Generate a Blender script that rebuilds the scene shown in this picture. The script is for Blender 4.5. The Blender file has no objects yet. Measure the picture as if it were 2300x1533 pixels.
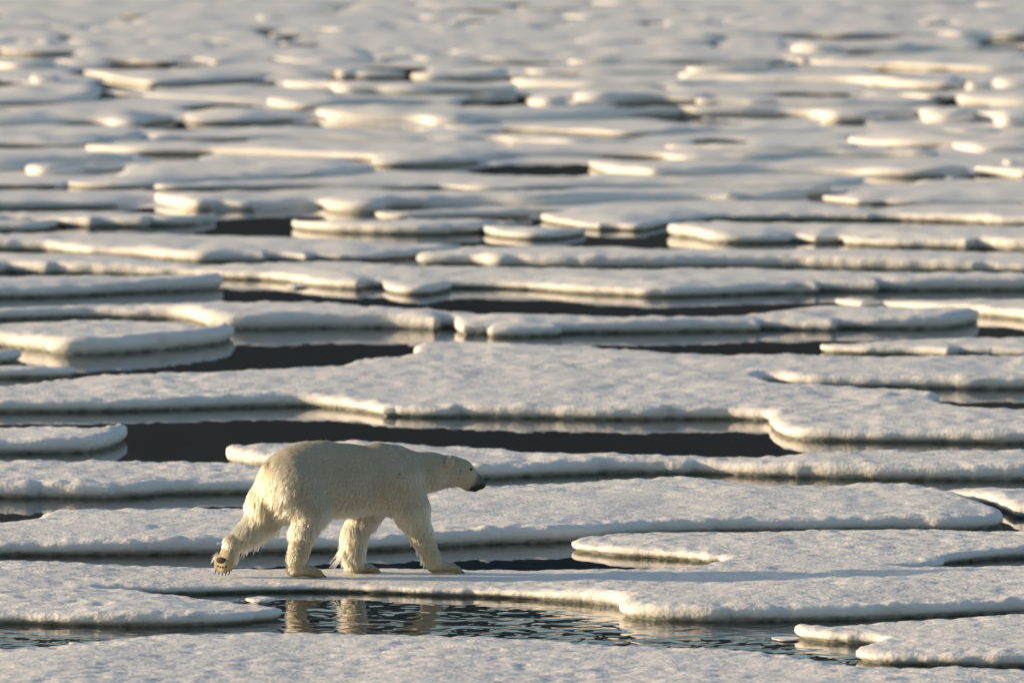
import bpy, math, random, time
import numpy as np
from mathutils import Vector, kdtree, geometry
T0 = time.time()
rng = np.random.default_rng(7)
random.seed(7)

# ------------------------------------------------------------------ camera
scene = bpy.context.scene
W_, H_ = 2300.0, 1533.0
FPX = 22900.0
CAM_H = 9.3
PITCH = math.radians(4.19)
cam_d = bpy.data.cameras.new('camera')
cam = bpy.data.objects.new('camera', cam_d)
scene.collection.objects.link(cam)
cam.location = (0, 0, CAM_H)
cam.rotation_euler = (math.pi/2 - PITCH, 0, 0)
cam_d.sensor_width = 36.0
cam_d.lens = 36.0*FPX/W_
cam_d.clip_start = 1.0
cam_d.clip_end = 20000.0
cam_d.dof.use_dof = True
cam_d.dof.focus_distance = 96.0
cam_d.dof.aperture_fstop = 2.5
scene.camera = cam

# ------------------------------------------------------------------ light
SUN_EL = math.radians(12.0)
SUN_AZ = math.radians(6.0)          # how far the sun stands behind the picture plane, at the left
world = bpy.data.worlds.new("World")
scene.world = world
world.use_nodes = True
nt = world.node_tree
sky = nt.nodes.new('ShaderNodeTexSky')
sky.sky_type = 'NISHITA'
sky.sun_disc = False
sky.sun_elevation = SUN_EL
sky.sun_rotation = math.radians(270.0) + SUN_AZ
sky.air_density = 1.0
sky.dust_density = 1.2
sky.ozone_density = 1.3
bg = nt.nodes['Background']
bg.inputs['Strength'].default_value = 0.134
nt.links.new(sky.outputs[0], bg.inputs['Color'])
sun_d = bpy.data.lights.new('sun', 'SUN')
sun_d.energy = 4.4
sun_d.angle = math.radians(0.6)
sun_d.color = (1.0, 0.78, 0.52)
sun = bpy.data.objects.new('sun', sun_d)
scene.collection.objects.link(sun)
dvec = Vector((math.cos(SUN_EL)*math.cos(SUN_AZ), -math.cos(SUN_EL)*math.sin(SUN_AZ), -math.sin(SUN_EL)))
sun.rotation_euler = dvec.to_track_quat('-Z', 'Y').to_euler()
sun.location = (-60, 100, 40)
scene.view_settings.view_transform = 'Standard'
scene.view_settings.look = 'None'
scene.view_settings.exposure = 0.34
scene.view_settings.gamma = 1.0
scene.render.engine = 'CYCLES'
scene.cycles.max_bounces = 8

# ------------------------------------------------------------------ helpers
cP, sP = math.cos(PITCH), math.sin(PITCH)
def px(u, v, z=0.0):
    """pixel of the photograph -> point at height z"""
    dx = (u-W_/2)/FPX; dy = -(v-H_/2)/FPX
    d = (dx, cP + dy*sP, -sP + dy*cP)
    t = (z-CAM_H)/d[2]
    return (d[0]*t, d[1]*t)
def pscale(v):
    y = px(1150, v)[1]
    return FPX/y
def link(o, parent=None):
    scene.collection.objects.link(o)
    if parent is not None: o.parent = parent
    return o
def tag(o, label, cat, group=None):
    o['label'] = label; o['category'] = cat
    if group: o['group'] = group
    return o
def mesh_obj(name, verts, faces, mat, parent=None, smooth=True):
    me = bpy.data.meshes.new(name)
    me.from_pydata([tuple(v) for v in verts], [], faces)
    if smooth: me.polygons.foreach_set('use_smooth', [True]*len(me.polygons))
    me.materials.append(mat); me.update()
    return link(bpy.data.objects.new(name, me), parent)

_perm = np.random.default_rng(3).permutation(512)
_perm = np.concatenate([_perm, _perm, _perm])
_ga = np.random.default_rng(4).uniform(0, 2*np.pi, 512)
def noise2(x, y, seed=0):
    x = np.asarray(x, float) + seed*17.31; y = np.asarray(y, float) + seed*9.77
    xi = np.floor(x).astype(int); yi = np.floor(y).astype(int)
    xf = x-xi; yf = y-yi
    u = xf*xf*xf*(xf*(xf*6-15)+10); v = yf*yf*yf*(yf*(yf*6-15)+10)
    def g(ix, iy, fx, fy):
        a = _ga[_perm[(_perm[ix & 511] + iy) & 511]]
        return np.cos(a)*fx + np.sin(a)*fy
    n00 = g(xi, yi, xf, yf); n10 = g(xi+1, yi, xf-1, yf)
    n01 = g(xi, yi+1, xf, yf-1); n11 = g(xi+1, yi+1, xf-1, yf-1)
    return 1.5*((n00*(1-u)+n10*u)*(1-v) + (n01*(1-u)+n11*u)*v)
def sstep(a, b, x):
    t = np.clip((x-a)/(b-a), 0, 1); return t*t*(3-2*t)

def new_mat(name):
    m = bpy.data.materials.new(name); m.use_nodes = True
    return m, m.node_tree, m.node_tree.nodes['Principled BSDF']
def N(nt, t, **kw):
    n = nt.nodes.new(t)
    for k, v in kw.items(): setattr(n, k, v)
    return n

# snow-covered sea ice: white crust, wet grey-green waterline with undercut shade in its colour
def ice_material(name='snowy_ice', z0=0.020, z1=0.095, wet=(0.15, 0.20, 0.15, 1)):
    m, nt, p = new_mat(name)
    geo = N(nt, 'ShaderNodeNewGeometry')
    sep = N(nt, 'ShaderNodeSeparateXYZ'); nt.links.new(geo.outputs['Position'], sep.inputs[0])
    n1 = N(nt, 'ShaderNodeTexNoise'); n1.inputs['Scale'].default_value = 1.3; n1.inputs['Detail'].default_value = 5
    nt.links.new(geo.outputs['Position'], n1.inputs['Vector'])
    n2 = N(nt, 'ShaderNodeTexNoise'); n2.inputs['Scale'].default_value = 9.0; n2.inputs['Detail'].default_value = 4
    nt.links.new(geo.outputs['Position'], n2.inputs['Vector'])
    # height with noise -> wet base with painted undercut shade
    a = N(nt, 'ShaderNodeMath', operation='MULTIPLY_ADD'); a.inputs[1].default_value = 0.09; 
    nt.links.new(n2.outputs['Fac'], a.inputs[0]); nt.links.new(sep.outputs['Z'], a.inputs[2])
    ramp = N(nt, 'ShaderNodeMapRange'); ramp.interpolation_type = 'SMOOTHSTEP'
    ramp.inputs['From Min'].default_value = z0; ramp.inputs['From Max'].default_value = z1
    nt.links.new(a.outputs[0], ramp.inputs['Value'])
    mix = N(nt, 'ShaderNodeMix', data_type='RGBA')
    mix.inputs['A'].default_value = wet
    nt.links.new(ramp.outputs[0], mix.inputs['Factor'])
    tone = N(nt, 'ShaderNodeMix', data_type='RGBA')
    tone.inputs['A'].default_value = (0.78, 0.73, 0.665, 1); tone.inputs['B'].default_value = (0.88, 0.835, 0.77, 1)
    nt.links.new(n1.outputs['Fac'], tone.inputs['Factor'])
    nt.links.new(tone.outputs['Result'], mix.inputs['B'])
    nt.links.new(mix.outputs['Result'], p.inputs['Base Color'])
    rr = N(nt, 'ShaderNodeMapRange'); rr.inputs['To Min'].default_value = 0.25; rr.inputs['To Max'].default_value = 0.62
    nt.links.new(ramp.outputs[0], rr.inputs['Value']); nt.links.new(rr.outputs[0], p.inputs['Roughness'])
    p.inputs['Specular IOR Level'].default_value = 0.3
    # granular crust
    b1 = N(nt, 'ShaderNodeTexNoise'); b1.inputs['Scale'].default_value = 11; b1.inputs['Detail'].default_value = 8; b1.inputs['Roughness'].default_value = 0.62
    nt.links.new(geo.outputs['Position'], b1.inputs['Vector'])
    b2 = N(nt, 'ShaderNodeTexVoronoi'); b2.inputs['Scale'].default_value = 26
    nt.links.new(geo.outputs['Position'], b2.inputs['Vector'])
    s = N(nt, 'ShaderNodeMath', operation='MULTIPLY_ADD'); s.inputs[1].default_value = 0.25
    nt.links.new(b2.outputs['Distance'], s.inputs[0]); nt.links.new(b1.outputs['Fac'], s.inputs[2])
    bump = N(nt, 'ShaderNodeBump'); bump.inputs['Strength'].default_value = 0.5; bump.inputs['Distance'].default_value = 0.028
    nt.links.new(s.outputs[0], bump.inputs['Height']); nt.links.new(bump.outputs[0], p.inputs['Normal'])
    return m
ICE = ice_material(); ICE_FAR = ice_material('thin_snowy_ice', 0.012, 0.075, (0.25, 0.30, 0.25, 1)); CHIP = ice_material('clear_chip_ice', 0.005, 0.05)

# ------------------------------------------------------------------ water
def water_material():
    m, nt, p = new_mat('sea_water')
    p.inputs['Base Color'].default_value = (0.008, 0.014, 0.016, 1)
    p.inputs['Roughness'].default_value = 0.015
    p.inputs['IOR'].default_value = 1.333
    geo = N(nt, 'ShaderNodeNewGeometry')
    sep = N(nt, 'ShaderNodeSeparateXYZ'); nt.links.new(geo.outputs['Position'], sep.inputs[0])
    mp = N(nt, 'ShaderNodeMapping'); mp.inputs['Scale'].default_value = (1.0, 0.8, 1.0)
    nt.links.new(geo.outputs['Position'], mp.inputs['Vector'])
    n1 = N(nt, 'ShaderNodeTexNoise'); n1.inputs['Scale'].default_value = 3.3; n1.inputs['Detail'].default_value = 1.2; n1.inputs['Distortion'].default_value = 0.6
    nt.links.new(mp.outputs[0], n1.inputs['Vector'])
    # calm far ponds, a breath of wind on the nearest leads
    near = N(nt, 'ShaderNodeMapRange'); near.interpolation_type = 'SMOOTHSTEP'
    near.inputs['From Min'].default_value = 95.5; near.inputs['From Max'].default_value = 91.0
    near.inputs['To Min'].default_value = 0.0009; near.inputs['To Max'].default_value = 0.016
    nt.links.new(sep.outputs['Y'], near.inputs['Value'])
    mul = N(nt, 'ShaderNodeMath', operation='MULTIPLY')
    nt.links.new(n1.outputs['Fac'], mul.inputs[0]); nt.links.new(near.outputs[0], mul.inputs[1])
    bump = N(nt, 'ShaderNodeBump'); bump.inputs['Strength'].default_value = 1.0; bump.inputs['Distance'].default_value = 1.0
    nt.links.new(mul.outputs[0], bump.inputs['Height']); nt.links.new(bump.outputs[0], p.inputs['Normal'])
    return m
wat = mesh_obj('water', [(-6000, -500, 0), (6000, -500, 0), (6000, 9000, 0), (-6000, 9000, 0)], [(0, 1, 2, 3)], water_material(), smooth=False)
wat['kind'] = 'structure'

# dark coastal ridge beyond the ice, outside the frame: it is what the calm water mirrors
def ridge():
    nx, ny = 160, 24
    xs = np.linspace(-4200, 4200, nx); ys = np.linspace(2500, 4300, ny)
    X, Y = np.meshgrid(xs, ys)
    t = (Y-2500)/1800
    crest = 400 + 60*noise2(X/900, Y/900, 5) + 25*noise2(X/300, Y/300, 6)
    Z = crest*np.sin(np.clip(t*1.35, 0, 1)*np.pi/2)**0.8 + 22*noise2(X/120, Y/160, 7)*np.clip(t*3, 0, 1) - 3
    vs = np.stack([X, Y, Z], -1).reshape(-1, 3)
    fs = [(j*nx+i, j*nx+i+1, (j+1)*nx+i+1, (j+1)*nx+i) for j in range(ny-1) for i in range(nx-1)]
    m, nt, p = new_mat('dark_rock')
    n1 = N(nt, 'ShaderNodeTexNoise'); n1.inputs['Scale'].default_value = 0.01; n1.inputs['Detail'].default_value = 6
    g = N(nt, 'ShaderNodeNewGeometry'); nt.links.new(g.outputs['Position'], n1.inputs['Vector'])
    mx = N(nt, 'ShaderNodeMix', data_type='RGBA'); mx.inputs['A'].default_value = (0.007, 0.013, 0.017, 1); mx.inputs['B'].default_value = (0.012, 0.020, 0.024, 1)
    nt.links.new(n1.outputs['Fac'], mx.inputs['Factor']); nt.links.new(mx.outputs['Result'], p.inputs['Base Color'])
    p.inputs['Roughness'].default_value = 0.95
    o = mesh_obj('hills', vs, fs, m)
    o['kind'] = 'structure'
ridge()

# ------------------------------------------------------------------ ice floes
def chaikin(P, n):
    for _ in range(n):
        Q = np.roll(P, -1, 0)
        P = np.stack([0.75*P+0.25*Q, 0.25*P+0.75*Q], 1).reshape(-1, 2)
    return P
def resample(P, s):
    C = np.vstack([P, P[:1]])
    L = np.concatenate([[0], np.cumsum(np.linalg.norm(np.diff(C, axis=0), axis=1))])
    n = max(10, int(L[-1]/s))
    t = np.linspace(0, L[-1], n, endpoint=False)
    return np.stack([np.interp(t, L, C[:, 0]), np.interp(t, L, C[:, 1])], 1), t
def resample_keep(P, s):
    out = []
    for a, b in zip(P, np.roll(P, -1, 0)):
        n = max(1, int(np.linalg.norm(b-a)/s))
        for k in range(n): out.append(a+(b-a)*k/n)
    return np.array(out), None
def inside_rows(P, xs, y):
    Q = np.roll(P, -1, 0)
    m = (P[:, 1] > y) != (Q[:, 1] > y)
    if not m.any(): return np.zeros(len(xs), bool)
    a, b = P[m], Q[m]
    xc = np.sort(a[:, 0] + (y-a[:, 1])/(b[:, 1]-a[:, 1])*(b[:, 0]-a[:, 0]))
    return (np.searchsorted(xc, xs) % 2) == 1

BEAR_X0, BEAR_Y0 = px(800, 1290, 0.085)
NFLOE = [0]
FLOES = []
def build_floe(P, h, label, seed=0, hc=None, group='ice floes drifting close together on the dark sea', cat='ice floe', name='ice_floe', rough=1.0, shoulder=0.30, mat=None):
    P = np.array(P, float)
    ymean = P[:, 1].mean()
    ymin = P[:, 1].min()
    s = float(np.clip(0.036*(max(ymin, 78)/90)**2.6, 0.034, 0.22))
    size = np.ptp(P, axis=0)
    s = min(s, max(0.03, min(size)/10))
    P, _ = resample_keep(P, 1.3 if ymin < 112 else 0.55)
    P = chaikin(P, 2)
    if ((P[:, 0]*np.roll(P[:, 1], -1) - np.roll(P[:, 0], -1)*P[:, 1]).sum()) < 0: P = P[::-1]
    R, t = resample(P, min(s*1.2, 0.065) if ymin < 150 else s*1.2)
    # irregular outline
    tan = np.roll(R, -1, 0)-np.roll(R, 1, 0)
    nrm = np.stack([tan[:, 1], -tan[:, 0]], 1); nrm /= (np.linalg.norm(nrm, axis=1)[:, None]+1e-9)   # outward for ccw
    amp = min(1.0, min(size)/1.2)
    off = amp*rough*(0.11*noise2(R[:, 0]/2.7, R[:, 1]/3.0, seed+1) + 0.035*noise2(R[:, 0]/0.9, R[:, 1]/1.2, seed+2) + 0.018*noise2(R[:, 0]/0.33, R[:, 1]/0.5, seed+4) + 0.014*noise2(R[:, 0]/0.11, R[:, 1]/0.16, seed+3))
    # broken, stepped rim: short faces turned to the left between longer slanting runs
    lam = (1.0+1.1*((seed*0.37) % 1.0))*(1.0 if ymin < 112 else 1.25)
    ph = R[:, 0]/lam + 1.1*noise2(R[:, 0]/2.3, R[:, 1]/3.0, seed+15)
    saw = (ph % 1.0)-0.5
    gate = sstep(-0.15, 0.35, noise2(R[:, 0]/3.1, R[:, 1]/4.0, seed+16))
    off = off + amp*rough*saw*gate*(0.10 if ymin < 112 else (0.45 if ymin < 175 else 0.32))*np.clip(-nrm[:, 1], 0, 1)
    R = R + nrm*off[:, None]
    nb = len(R)
    for _ in range(2):
        nrm = (np.roll(nrm, 1, 0)+nrm+np.roll(nrm, -1, 0)); nrm /= (np.linalg.norm(nrm, axis=1)[:, None]+1e-9)
    # interior points
    x0, y0 = R.min(0); x1, y1 = R.max(0)
    pts = []
    ys = np.arange(y0, y1, s)
    for k, yy in enumerate(ys):
        xs = np.arange(x0 + (k % 2)*s*0.5, x1, s)
        m = inside_rows(R, xs, yy)
        if m.any():
            q = xs[m]; pts.append(np.stack([q, np.full(len(q), yy)], 1))
    I = np.vstack(pts) if pts else np.zeros((0, 2))
    kd = kdtree.KDTree(nb)
    for i, p in enumerate(R): kd.insert((p[0], p[1], 0), i)
    kd.balance()
    def dist(A): return np.array([kd.find((a[0], a[1], 0))[2] for a in A])
    if len(I):
        I = I + np.random.default_rng(seed).uniform(-0.18*s, 0.18*s, I.shape)
        d = dist(I); k = d > s*0.75
        I = I[k]
    V2 = np.vstack([R, I])
    out = geometry.delaunay_2d_cdt([Vector(p) for p in V2], [], [list(range(nb))], 1, 1e-5)
    ov = np.array([(p[0], p[1]) for p in out[0]])
    faces = [tuple(f) for f in out[2]]
    orig = out[3]
    m_in = {}
    for oi, lst in enumerate(orig):
        for ii in lst: m_in[ii] = oi
    d = dist(ov)
    isb = np.zeros(len(ov), bool)
    for i in range(nb):
        if i in m_in: isb[m_in[i]] = True
    d[isb] = 0
    hh = np.full(len(ov), h)
    def hfun(A):
        if hc is None: return np.full(len(A), h)
        C = np.array([(px(u, v)[0], px(u, v)[1], z) for u, v, z in hc])
        w = 1.0/(((A[:, None, 0]-C[None, :, 0])/2.2)**2 + ((A[:, None, 1]-C[None, :, 1])/2.0)**2 + 0.03)**2
        return (w*C[None, :, 2]).sum(1)/w.sum(1)
    hh = hfun(ov)
    x, y = ov[:, 0], ov[:, 1]
    r = shoulder
    lip = 0.78
    chip = 1 + 0.08*noise2(x/0.35, y/0.5, seed+20) + 0.10*noise2(x/0.12, y/0.16, seed+21)
    r1 = (0.45 if ymin < 105 else 0.30)*r*(1+0.5*noise2(x/0.5, y/0.6, seed+22))
    prof = lip + 0.17*np.sqrt(np.clip(1-(1-np.clip(d/r1, 0, 1))**2, 0, 1)) + 0.05*sstep(0, 0.9, d)
    def rim(X, Y):     # rim height rises to blocks and sinks to low wet ramps along the edge
        q = noise2(X/(1.7 if ymin < 112 else 3.6), Y/7.0, seed+30)
        lo = 0.12 if ymin < 112 else 0.22
        return 1 + lo*np.tanh(3.0*q) + (0.0 if ymin < 112 else -0.10)
    edge = 1+(rim(x, y)-1)*sstep(1.0 if ymin < 112 else 0.6, 0.08, d)
    z = hh*prof*(1+(chip-1)*sstep(0.5, 0.05, d))*edge
    lowf = sstep(0.1, 1.1, d)*(1.0 if ymin < 130 else 0.55)
    z += lowf*(0.032*noise2(x/2.8, y/3.2, seed+5) + 0.025*noise2(x/1.0, y/1.1, seed+6) + 0.004)*min(1, h/0.12)
    mf = 0.35+0.65*sstep(0.0, 0.25, d)
    micro = (0.0075*noise2(x/0.46, y/0.40, 11) + 0.0095*noise2(x/0.20, y/0.14, 12))*(1+1.0*noise2(x/1.9, y/2.4, 18))
    pit = np.clip(noise2(x/0.24, y/0.16, 13)-0.30, 0, 1)*0.03
    if ymin > 103: micro = micro*1.2 + (0.010*noise2(x/0.55, y/0.8, 15) + 0.007*noise2(x/0.27, y/0.4, 16))*(1+0.6*noise2(x/3.0, y/5.0, 17))
    if ymin > 150: micro = micro + (0.030*noise2(x/0.95, y/1.7, 25) + 0.020*noise2(x/0.55, y/0.95, 26))*(1+0.7*noise2(x/4.0, y/6.0, 27))*min(1.0, (ymin-150)/40+0.4)
    if s < 0.09: micro = micro + 0.0038*noise2(x/0.085, y/0.09, 14)
    z += mf*(micro - pit)
    if hc is not None:   # trodden flat where the bear walks
        bd = ((x-BEAR_X0)/1.55)**2 + ((y-BEAR_Y0)/0.75)**2
        k = sstep(1.7, 1.0, bd)*sstep(0.05, 0.3, d)
        z = z*(1-k) + (0.085 + 0.35*(micro-pit))*k
    verts = [(a, b, c) for a, b, c in zip(x, y, z)]
    # walls
    zl = hfun(R)*rim(R[:, 0], R[:, 1])
    flute = 0.35+0.8*noise2(t/0.9, t*0+seed*3.1, seed+8)
    rib = noise2(t/(0.22 if ymin < 105 else 0.33), t*0+0.5, seed+9)*(0.8 if ymin < 105 else 1.25) + noise2(t/(0.10 if ymin < 105 else 0.15), t*0+2.5, seed+10)*(0.5 if ymin < 105 else 0.9)
    rings = [(0.66, -0.012, 0.024), (0.38, -0.016, 0.036), (0.17, 0.0, 0.026), (0.04, 0.04, 0.014)]
    prev = [m_in.get(i, None) for i in range(nb)]
    for i in range(nb):
        if prev[i] is None:
            verts.append((R[i, 0], R[i, 1], zl[i]*lip)); prev[i] = len(verts)-1
    lev = []
    for fz, ino, ra in rings:
        lev.append((fz*zl + 0.004, ino*np.ones(nb) - ra*rib*flute*amp))
    lev.append((np.full(nb, -0.03), 0.05*amp*np.ones(nb)))
    lev.append((np.full(nb, -0.30), 0.12*amp*np.ones(nb)))
    for zz, oo in lev:
        Q = R - nrm*oo[:, None]
        base = len(verts)
        verts += [(Q[i, 0], Q[i, 1], float(zz[i])) for i in range(nb)]
        cur = list(range(base, base+nb))
        for i in range(nb):
            j = (i+1) % nb
            faces.append((cur[i], cur[j], prev[j], prev[i]))
        prev = cur
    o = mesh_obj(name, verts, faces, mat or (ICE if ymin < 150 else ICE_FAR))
    tag(o, label, cat, group)
    NFLOE[0] += 1
    FLOES.append(o)
    return o

def bf(b, f, h, label, zb=None, **kw):
    """outline from the far rim (seen at the top of the ice) and the near waterline, both left to right"""
    b = list(b); f = list(f)
    if f[0][1] < 345:        # neighbours end to end across the join of the tracings
        for L in (b, f):
            if 1495 <= L[-1][0] <= 1570: L[-1] = (1556+(NFLOE[0]*37) % 75, L[-1][1])
            if 1500 <= L[0][0] <= 1620: L[0] = (1562-(NFLOE[0]*53) % 75, L[0][1])
    fu = [p[0] for p in f]; fv = [p[1] for p in f]
    if fv[0] < 480 and h < 0.24 and not any(w in label for w in ('cream', 'bright', 'lit ', 'lump', 'block', 'chunk')): h *= 0.72 if fv[0] > 330 else 0.60
    zb = h*0.97 if zb is None else max(zb, 0.8*h)
    B = []
    for (u, v) in b:
        v2 = v + zb*pscale(v)
        lim = float(np.interp(u, fu, fv)) - 0.10*pscale(v)*math.tan(math.atan2(CAM_H, px(u, v)[1]))*4.0
        B.append(px(u, min(v2, lim)))
    F = [px(u, v) for u, v in f]
    return build_floe(B + F[::-1], h, label, seed=NFLOE[0]*3+1, **kw)
# ---- nearest floes, traced one by one
bf([(-1300,1470),(0,1451),(240,1437),(360,1424),(540,1417),(640,1411),(900,1417),(1150,1426),(1350,1444),(1500,1450),(1650,1457),(1750,1466),(1825,1480),(1900,1496),(2100,1499),(2300,1500),(3500,1500)],
   [(-1300,1900),(900,1900),(3500,1900)], 0.15, 'broad snow floe along the bottom edge of the photo, nearest of all', shoulder=0.45)
bf([(1792,1410),(1860,1401),(2000,1390),(2150,1382),(2300,1376),(3500,1372)],
   [(1790,1435),(1880,1446),(1985,1450),(1975,1462),(1912,1480),(1955,1490),(2100,1494),(2300,1496),(3500,1500)], 0.13,
   'notched floe at the lower right corner with a sunlit blunt left end')
# the large floe that carries the bear
def Z(l): return [px(u, v, z) for u, v, z in l]
mega = Z([(-1300,1258,.10),(0,1262,.10),(150,1267,.09),(300,1272,.08),(480,1277,.07),(750,1278,.07),(1000,1279,.07),(1150,1281,.07),(1450,1281,.07),(1580,1280,.06),
  (1650,1270,0),(1620,1266,0),(1550,1257,0),(1400,1250,0),(1300,1240,0),(1285,1232,0),(1330,1226,0),(1420,1204,.06),(1725,1196,.08),(2000,1193,.08),(2175,1196,.08),(2300,1203,.08),(3500,1203,.08),
  (3500,1240,0),(2300,1252,0),(2200,1259,0),(2112,1267,0),(2116,1277,0),(2080,1282,0),(1990,1286,0),
  (2020,1296,0),(2120,1292,0),(2300,1283,.06),(3500,1262,.06),
  (3500,1355,0),(2300,1376,0),(2000,1390,0),(1800,1395,0),(1600,1397,0),(1450,1395,0),(1386,1388,0),(1384,1378,0),(1400,1366,0),
  (1250,1352,0),(1120,1340,0),(890,1333,0),(776,1328,0),(632,1327,0),(500,1332,0),(380,1336,0),(260,1337,0),(215,1340,0),(260,1347,0),(400,1365,0),(500,1374,0),(600,1384,0),(634,1387,0),
  (600,1395,0),(450,1404,0),(250,1407,0),(0,1400,0),(-1300,1388,0)])
mega_h = [(0,1300,.13),(0,1380,.13),(300,1385,.14),(520,1385,.12),(400,1312,.09),(640,1316,.085),(800,1312,.085),(1000,1312,.085),(1200,1320,.09),(1500,1320,.10),(1500,1370,.15),(1450,1385,.15),
  (1800,1370,.16),(2200,1350,.16),(1800,1310,.11),(1800,1270,.10),(1450,1235,.12),(1600,1240,.12),(1900,1230,.12),(2200,1230,.13)]
build_floe(mega, 0.12, 'long snow floe the polar bear is walking on, with forked ends', seed=900, hc=mega_h)
bf([(-1300,1176),(0,1172),(90,1170),(100,1156),(175,1149),(545,1150),(700,1148),(830,1125),(960,1102),(1090,1093),(1240,1086),(1400,1081),(1525,1077),(1620,1082),(1700,1090),(1850,1091),(2060,1092),(2170,1115),(2235,1135),(2268,1160)],
   [(-1300,1250),(0,1250),(250,1247),(450,1245),(640,1242),(820,1239),(950,1232),(1150,1221),(1290,1218),(1430,1200),(1725,1194),(2000,1191),(2180,1194),(2262,1184)], 0.16,
   'wide floe right behind the bear, filling the gap between its legs', zb=.13)
bf([(2080,1093),(2300,1096),(3500,1096)], [(2215,1130),(2262,1155),(2300,1166),(3500,1166)], 0.13, 'rounded floe end at the right edge level with the bear belly')
bf([(-1300,1040),(0,1037),(200,1036),(400,1037),(525,1041),(590,1048),(700,1062),(850,1082)],
   [(-1300,1118),(0,1117),(200,1120),(340,1117),(366,1110),(560,1107),(700,1104),(850,1098)], 0.16, 'floe reaching in from the left edge to the bear rump')
bf([(512,1007),(530,1001),(560,997),(600,994),(700,990),(800,988),(900,996),(1100,1001),(1150,1005),(1300,1015),(1500,1022),(1725,1024),(1850,1020),(1950,1012),(2150,1011),(2300,1012),(3500,1010)],
   [(511,1037),(525,1040),(545,1043),(590,1049),(750,1058),(950,1072),(1090,1077),(1250,1069),(1400,1064),(1600,1064),(1750,1070),(2000,1077),(2300,1079),(3500,1082)], 0.17,
   'long floe behind the bear head and back with a bright tip over its rump')
bf([(-1300,950),(0,955),(150,960),(225,966),(277,974)], [(-1300,1022),(0,1019),(200,1017),(240,1010),(277,990)], 0.17, 'pointed floe at the left edge just above the bear level')
center = Z([(-1300,880,.12),(0,872,.10),(100,862,.10),(175,849,.10),(300,842,.12),(500,837,.13),(780,828,.13),(800,816,.10),(900,806,.12),(945,798,.12),(950,779,.10),(1020,771,.12),(1100,769,.13),(1300,777,.13),(1500,792,.13),(1650,800,.12),(1840,802,.12),(2300,806,.12),(3500,806,.12),
  (3500,874,0),(2300,874,0),(1850,870,0),(1790,868,0),(1740,862,0),(1690,862,0),(1740,888,0),(1900,893,0),(2060,902,0),(2108,907,0),(2085,921,0),
  (2150,926,.09),(2300,930,.10),(3500,930,.10),(3500,1000,0),(2300,997,0),(2150,994,0),(1900,990,0),(1790,987,0),(1750,976,0),(1726,955,0),(1722,945,0),(1640,941,0),(1550,942,0),(1350,942,0),(1150,937,0),(880,937,0),(850,931,0),(750,916,0),(650,912,0),(500,917,0),(250,925,0),(0,925,0),(-1300,925,0)])
build_floe(center, 0.155, 'largest floe, spanning the whole width above the bear, with a bright lobe at right', seed=77)
bf([(-1300,815),(0,820),(125,825),(168,834)], [(-1300,850),(0,850),(110,850),(172,846)], 0.13, 'small rounded floe tip at the left edge above the largest floe')
bf([(-1300,790),(0,792),(46,797)], [(-1300,818),(0,817),(46,810)], 0.13, 'tiny floe tip cut by the left edge below the layered floe')
bf([(1842,776),(1900,765),(2000,757),(2300,752),(3500,750)], [(1838,792),(1900,796),(2000,799),(2300,803),(3500,806)], 0.15, 'floe at right with a short scalloped sunlit face at its left end')
bf([(-1300,722),(0,722),(200,718),(350,722),(425,728),(460,738),(510,752)], [(-1300,776),(0,778),(100,790),(150,797),(250,796),(400,783),(500,771),(512,762)], 0.20, 'thick layered floe at the left edge mirrored in the dark pool')
bf([(-1300,700),(0,697),(200,692),(500,686),(750,687),(850,697),(1000,702),(1150,704),(1400,710),(1600,710),(1700,700),(1775,687),(1875,686),(2050,691),(2175,704),(2203,712)],
   [(-1300,716),(0,718),(200,712),(420,718),(465,740),(600,741),(720,737),(1000,739),(1015,738),(1024,752),(1150,756),(1350,748),(1550,743),(1900,740),(2125,741),(2190,726)], 0.20,
   'long floe above the dark pool with a fluted bright corner at its middle', zb=.12)
bf([(1880,680),(1950,676),(2000,675),(2300,670),(3500,668)], [(1882,688),(2000,697),(2150,708),(2300,720),(3500,725)], 0.15, 'thin floe from the right edge with a scalloped lit face above the dark lead')
bf([(-1300,618),(0,617),(200,616),(400,622),(475,634),(500,640)], [(-1300,672),(0,670),(125,667),(300,657),(450,652),(500,648)], 0.19, 'shaded long oval floe at the left edge with its reflection below')
bf([(862,634),(900,632),(960,634),(1010,641)], [(862,648),(870,657),(900,663),(975,663),(1011,653)], 0.13, 'small bright oval floe alone in the narrow lead', zb=.11)
bf([(-1300,566),(0,567),(165,573),(330,581),(450,594),(700,589),(850,592),(950,598),(1150,600),(1450,605),(1750,607),(2000,612),(2300,620),(3500,620)],
   [(-1300,612),(0,613),(250,617),(420,623),(620,631),(690,641),(780,648),(1000,649),(1150,648),(1300,660),(1480,668),(1600,664),(1750,657),(2150,652),(2300,652),(3500,652)], 0.18,
   'full-width floe row with a sharp lit corner right of the small oval floe', zb=.11)
bf([(-1300,526),(0,525),(150,519),(400,519),(550,525),(650,527),(800,534),(950,545),(1040,560)],
   [(-1300,560),(0,561),(125,563),(170,572),(300,578),(450,590),(560,588),(650,586),(850,587),(880,583),(1030,575)], 0.16, 'pale floe at left whose front face turns from sunlit to shaded')
bf([(945,585),(975,562),(1050,553),(1150,553),(1300,550),(1500,555),(1750,557),(1900,560),(2300,563),(3500,563)],
   [(948,594),(1090,594),(1104,600),(1160,599),(1220,601),(1420,602),(1600,601),(1775,601),(1950,606),(2100,608),(2300,613),(3500,613)], 0.19, 'long floe at right with fluted cream ice beside a shaded wall')
bf([(1502,507),(1520,500),(1600,494),(1800,496),(2000,499),(2300,506),(3500,506)], [(1503,530),(1575,536),(1600,546),(1760,547),(1778,541),(2000,555),(2300,563),(3500,565)], 0.19, 'floe with a blunt bright left end and a dark notch under its rim')
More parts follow.
